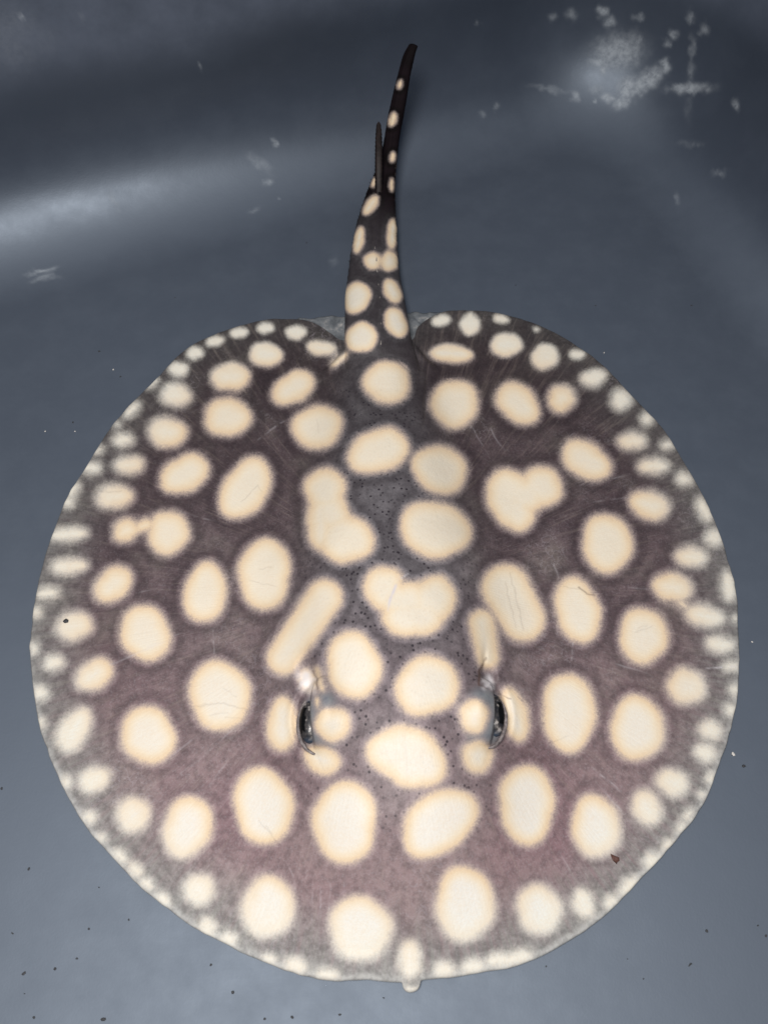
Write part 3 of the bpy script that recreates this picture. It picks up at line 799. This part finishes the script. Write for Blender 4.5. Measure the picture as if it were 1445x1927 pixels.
def thorn_mesh(h, r):
    V, Q = [], []
    n = 8
    for i, (rr, zz, lean) in enumerate(((1.0, -0.2, 0), (.62, .25, .1), (.3, .65, .45), (.03, 1.0, 1.0))):
        for k in range(n):
            a = 2 * math.pi * k / n
            V.append((r * rr * math.cos(a) * 0.6, r * rr * math.sin(a) * 1.4 + lean * h * 0.8, zz * h))
    return make_mesh('thorn', np.array(V), grid_faces(4, n))
THORN_MAT = horn('thorn_enamel', (0.16, 0.13, 0.12), (0.42, 0.38, 0.35), 0.35)
tm = thorn_mesh(0.0032, 0.0017); tm.materials.append(THORN_MAT)
for (y, ac) in ((672, .02), (640, .10), (616, .10), (592, .12), (566, .14), (540, .12), (516, .10), (492, .06)):
    p, i = on_tail(y, ac, -0.0002)
    o = bpy.data.objects.new('thorn', tm); COL.objects.link(o); o.parent = root
    o.location = (p[0] - RX, p[1] - RY, p[2]); o.rotation_euler = (random.uniform(-.1, .1), 0, random.uniform(-.2, .2))
    s = random.uniform(.75, 1.1); o.scale = (s, s, s)

def denticles():
    V, Q, T = [], [], []
    r = random.Random(3)
    y = 300.0
    while y < 520:
        for sd_ in (-1, 1):
            p, i = on_tail(y + r.uniform(-2, 2), sd_ * r.uniform(.93, .995))
            L = r.uniform(.0009, .0024)
            out = SD[i] * sd_ * 0.7 + TG[i] * 0.6 + UP[i] * .2
            b = len(V); t = TG[i] * .0006; u = UP[i] * .0006
            V += [p - t, p + u, p + t, p - u, p + out * L]
            T += [(b, b + 1, b + 4), (b + 1, b + 2, b + 4), (b + 2, b + 3, b + 4), (b + 3, b, b + 4)]
        y += r.uniform(4, 9)
    me = make_mesh('denticles', np.array(V), np.zeros((0, 4)), np.array(T), smooth=False)
    o = link('denticles', me, THORN_DARK, root); o['kind'] = 'stuff'; settle(o)
THORN_DARK = horn('denticle_horn', (0.015, 0.012, 0.012), (0.08, 0.07, 0.065), 0.4)
denticles()

def fin_material():
    m = N('pelvic_fin_skin'); co = m.coords()
    n = m.noise(co, 120.0, 4, 0.65); f = m.noise(co, 700.0, 2)
    c = m.ramp(n, [(0.36, (0.11, 0.12, 0.13)), (0.55, (0.19, 0.20, 0.21)), (0.64, (0.34, 0.33, 0.32)), (0.70, (0.62, 0.58, 0.54))])
    return m.set(Base_Color=c, Roughness=0.4, Alpha=0.88, Normal=m.bump(f, 0.2, 0.0005))
FIN_MAT = fin_material()
def pelvic_fin(poly, centre):
    P2 = closed_spline(poly, 0)[::6]
    n = len(P2); V = []
    X0, Y0 = unproject(*centre, 0.0016)
    rings = (0.0, .25, .5, .75, .92, 1.0)
    for top in (1, 0):
        for s in rings[1:]:
            for k in range(n):
                x = centre[0] + (P2[k, 0] - centre[0]) * s; y = centre[1] + (P2[k, 1] - centre[1]) * s
                X, Y = unproject(x, y, 0.0016)
                th = 0.0010 * (1 - s ** 6) + 0.0002
                zz = 0.0018 + 0.0004 * math.sin(k * 0.9) * s
                V.append((float(X), float(Y), zz + (th if top else -th)))
    V += [(float(X0), float(Y0), 0.003), (float(X0), float(Y0), 0.0008)]
    r = len(rings) - 1
    q = np.vstack([grid_faces(r, n), grid_faces(r, n, r * n, flip=True)])
    k = np.arange(n); k2 = (k + 1) % n
    q = np.vstack([q, np.stack([(r - 1) * n + k, (r - 1) * n + k2, (2 * r - 1) * n + k2, (2 * r - 1) * n + k], -1)])
    t = np.vstack([np.stack([np.full(n, 2 * r * n), k2, k], -1), np.stack([np.full(n, 2 * r * n + 1), r * n + k, r * n + k2], -1)])
    me = make_mesh('pelvic_fin', np.array(V), q, t)
    settle(link('pelvic_fin', me, FIN_MAT, root))
pelvic_fin([(560,604),(590,600),(618,595),(640,597),(658,602),(664,640),(650,668),(610,655)], (625, 632))
pelvic_fin([(762,598),(776,588),(800,590),(822,588),(846,596),(830,630),(795,660),(768,650)], (800, 622))

# ================================================================== DEBRIS
def speck_material(name, a, b):
    m = N(name); n = m.noise(m.coords(), 900.0, 3)
    return m.set(Base_Color=m.ramp(n, [(0.35, a), (0.65, b)]), Roughness=0.7)
DARK = speck_material('dark_debris', (0.014, 0.014, 0.016), (0.055, 0.055, 0.058))
PALE = speck_material('pale_debris', (0.55, 0.50, 0.44), (0.75, 0.72, 0.68))
RUST = speck_material('rust_debris', (0.06, 0.022, 0.015), (0.13, 0.055, 0.04))

def speck_mesh(seed, mat, jag=.45):
    r = np.random.default_rng(seed)
    V, q = ellipsoid(1, 1, 1, 7, 5)
    n = V / (np.linalg.norm(V, axis=1)[:, None] + 1e-9)
    f = 1 + jag * np.sin(n @ r.normal(0, 2.4, 3) + r.uniform(0, 6)) * .7 + jag * np.sin(n @ r.normal(0, 4, 3)) * .5
    V = V * f[:, None]
    me = make_mesh('debris_speck', V, q, smooth=False); me.materials.append(mat)
    return me
DM = [speck_mesh(k, DARK) for k in range(6)]
PM = [speck_mesh(k + 20, PALE) for k in range(3)]
FLOOR_DARK = [(55,1635,4,5,0),(104,1824,5,5,0),(45,1832,7,4,-40),(145,1804,4,3,20),(168,1748,4,3,0),(187,1670,3,3,0),(195,1918,9,5,8),(64,1915,5,4,40),(438,1867,5,5,0),(397,1816,4,4,0),(4,1484,4,4,0),
 (722,1878,4,3,0),(550,1914,6,4,50),(498,1918,5,4,0),(639,1909,5,3,0),(1398,1442,6,5,10),(1329,1752,5,4,0),(1298,1815,9,4,-45),(1440,1761,4,4,0),(1027,1819,3,3,0),(187,661,4,3,0),(227,709,3,3,0),
 (138,795,3,3,0),(330,560,3,2,0),(577,457,3,2,0),(970,537,3,2,0),(24,1756,5,2,30),(1425,1742,4,2,-20),(243,1731,3,3,0),(47,1870,3,2,0),(1210,1842,3,2,0),(1180,1805,2,2,0),(1120,575,3,2,0),(1300,575,4,2,0)]
for k, (x, y, a, b, rot) in enumerate(FLOOR_DARK):
    X, Y = unproject(x, y, 0.0)
    sc = float(np.hypot(np.hypot(X, Y), CAM_H)) / FPX
    o = bpy.data.objects.new('debris_speck', DM[k % 6]); COL.objects.link(o)
    o.scale = (a * sc * .46, b * sc * .46, min(a, b) * sc * .2)
    o.location = (float(X), float(Y), o.scale[2] * .8); o.rotation_euler = (0, 0, -math.radians(rot))
    own = {(195, 1918): 'largest dark crumb, elongated, on the floor in front of the ray', (1298, 1815): 'thin slanting dark sliver of debris on the bare floor',
           (1398, 1442): 'dark speck beside a pale crumb just off the disc edge', (722, 1878): 'dark speck on the floor just ahead of the snout nub'}
    tag(o, own.get((x, y), 'tiny dark speck of debris lying on the grey tub floor'), 'debris', 'dark specks on the tub floor')
for k, (x, y, a, b) in enumerate([(1378,1419,5,5),(214,696,2.5,2.5),(1136,664,2,2),(1414,1208,3,2),(86,812,2.5,2),(142,812,2.5,2)]):
    X, Y = unproject(x, y, 0.0)
    sc = float(np.hypot(np.hypot(X, Y), CAM_H)) / FPX
    o = bpy.data.objects.new('pale_speck', PM[k % 3]); COL.objects.link(o)
    o.scale = (a * sc * .6, b * sc * .6, min(a, b) * sc * .35)
    o.location = (float(X), float(Y), o.scale[2] * .8)
    tag(o, 'pale crumb beside a dark speck just off the disc edge' if k == 0 else 'tiny pale crumb lying on the grey tub floor beside the ray', 'debris', 'pale crumbs on the tub floor')
def on_back(name, me, x, y, a, b, rot, label, cat='debris', group=None):
    z = surf_z(x, y); X, Y = unproject(x, y, z); sc = (CAM_H - z) / FPX
    o = bpy.data.objects.new(name, me); COL.objects.link(o)
    o.scale = (a * sc, b * sc, min(a, b) * sc * .5)
    o.location = (float(X), float(Y), z + o.scale[2] * .35); o.rotation_euler = (0, 0, -math.radians(rot))
    tag(o, label, cat, group)
on_back('black_flake', DM[1], 124, 1170, 6, 5, 20, 'small black flake lying on a pale spot beside the disc edge')
on_back('dark_flake', DM[2], 108, 1051, 4, 2.5, -20, 'tiny dark flake on brown skin at the rim between two pale edge spots')
RM = speck_mesh(40, RUST)
on_back('rust_flake', RM, 1156, 1616, 8, 6, 30, 'small rusty brown flake at the tip of a large front spot')
for (x, y, a) in ((433, 792, 1.8), (431, 800, 2.2), (437, 801, 1.6)):
    on_back('dark_grain', DM[3], x, y, a, a, 0, 'tiny dark grain in a cluster on one cream spot', 'debris', 'grains clustered on one spot')
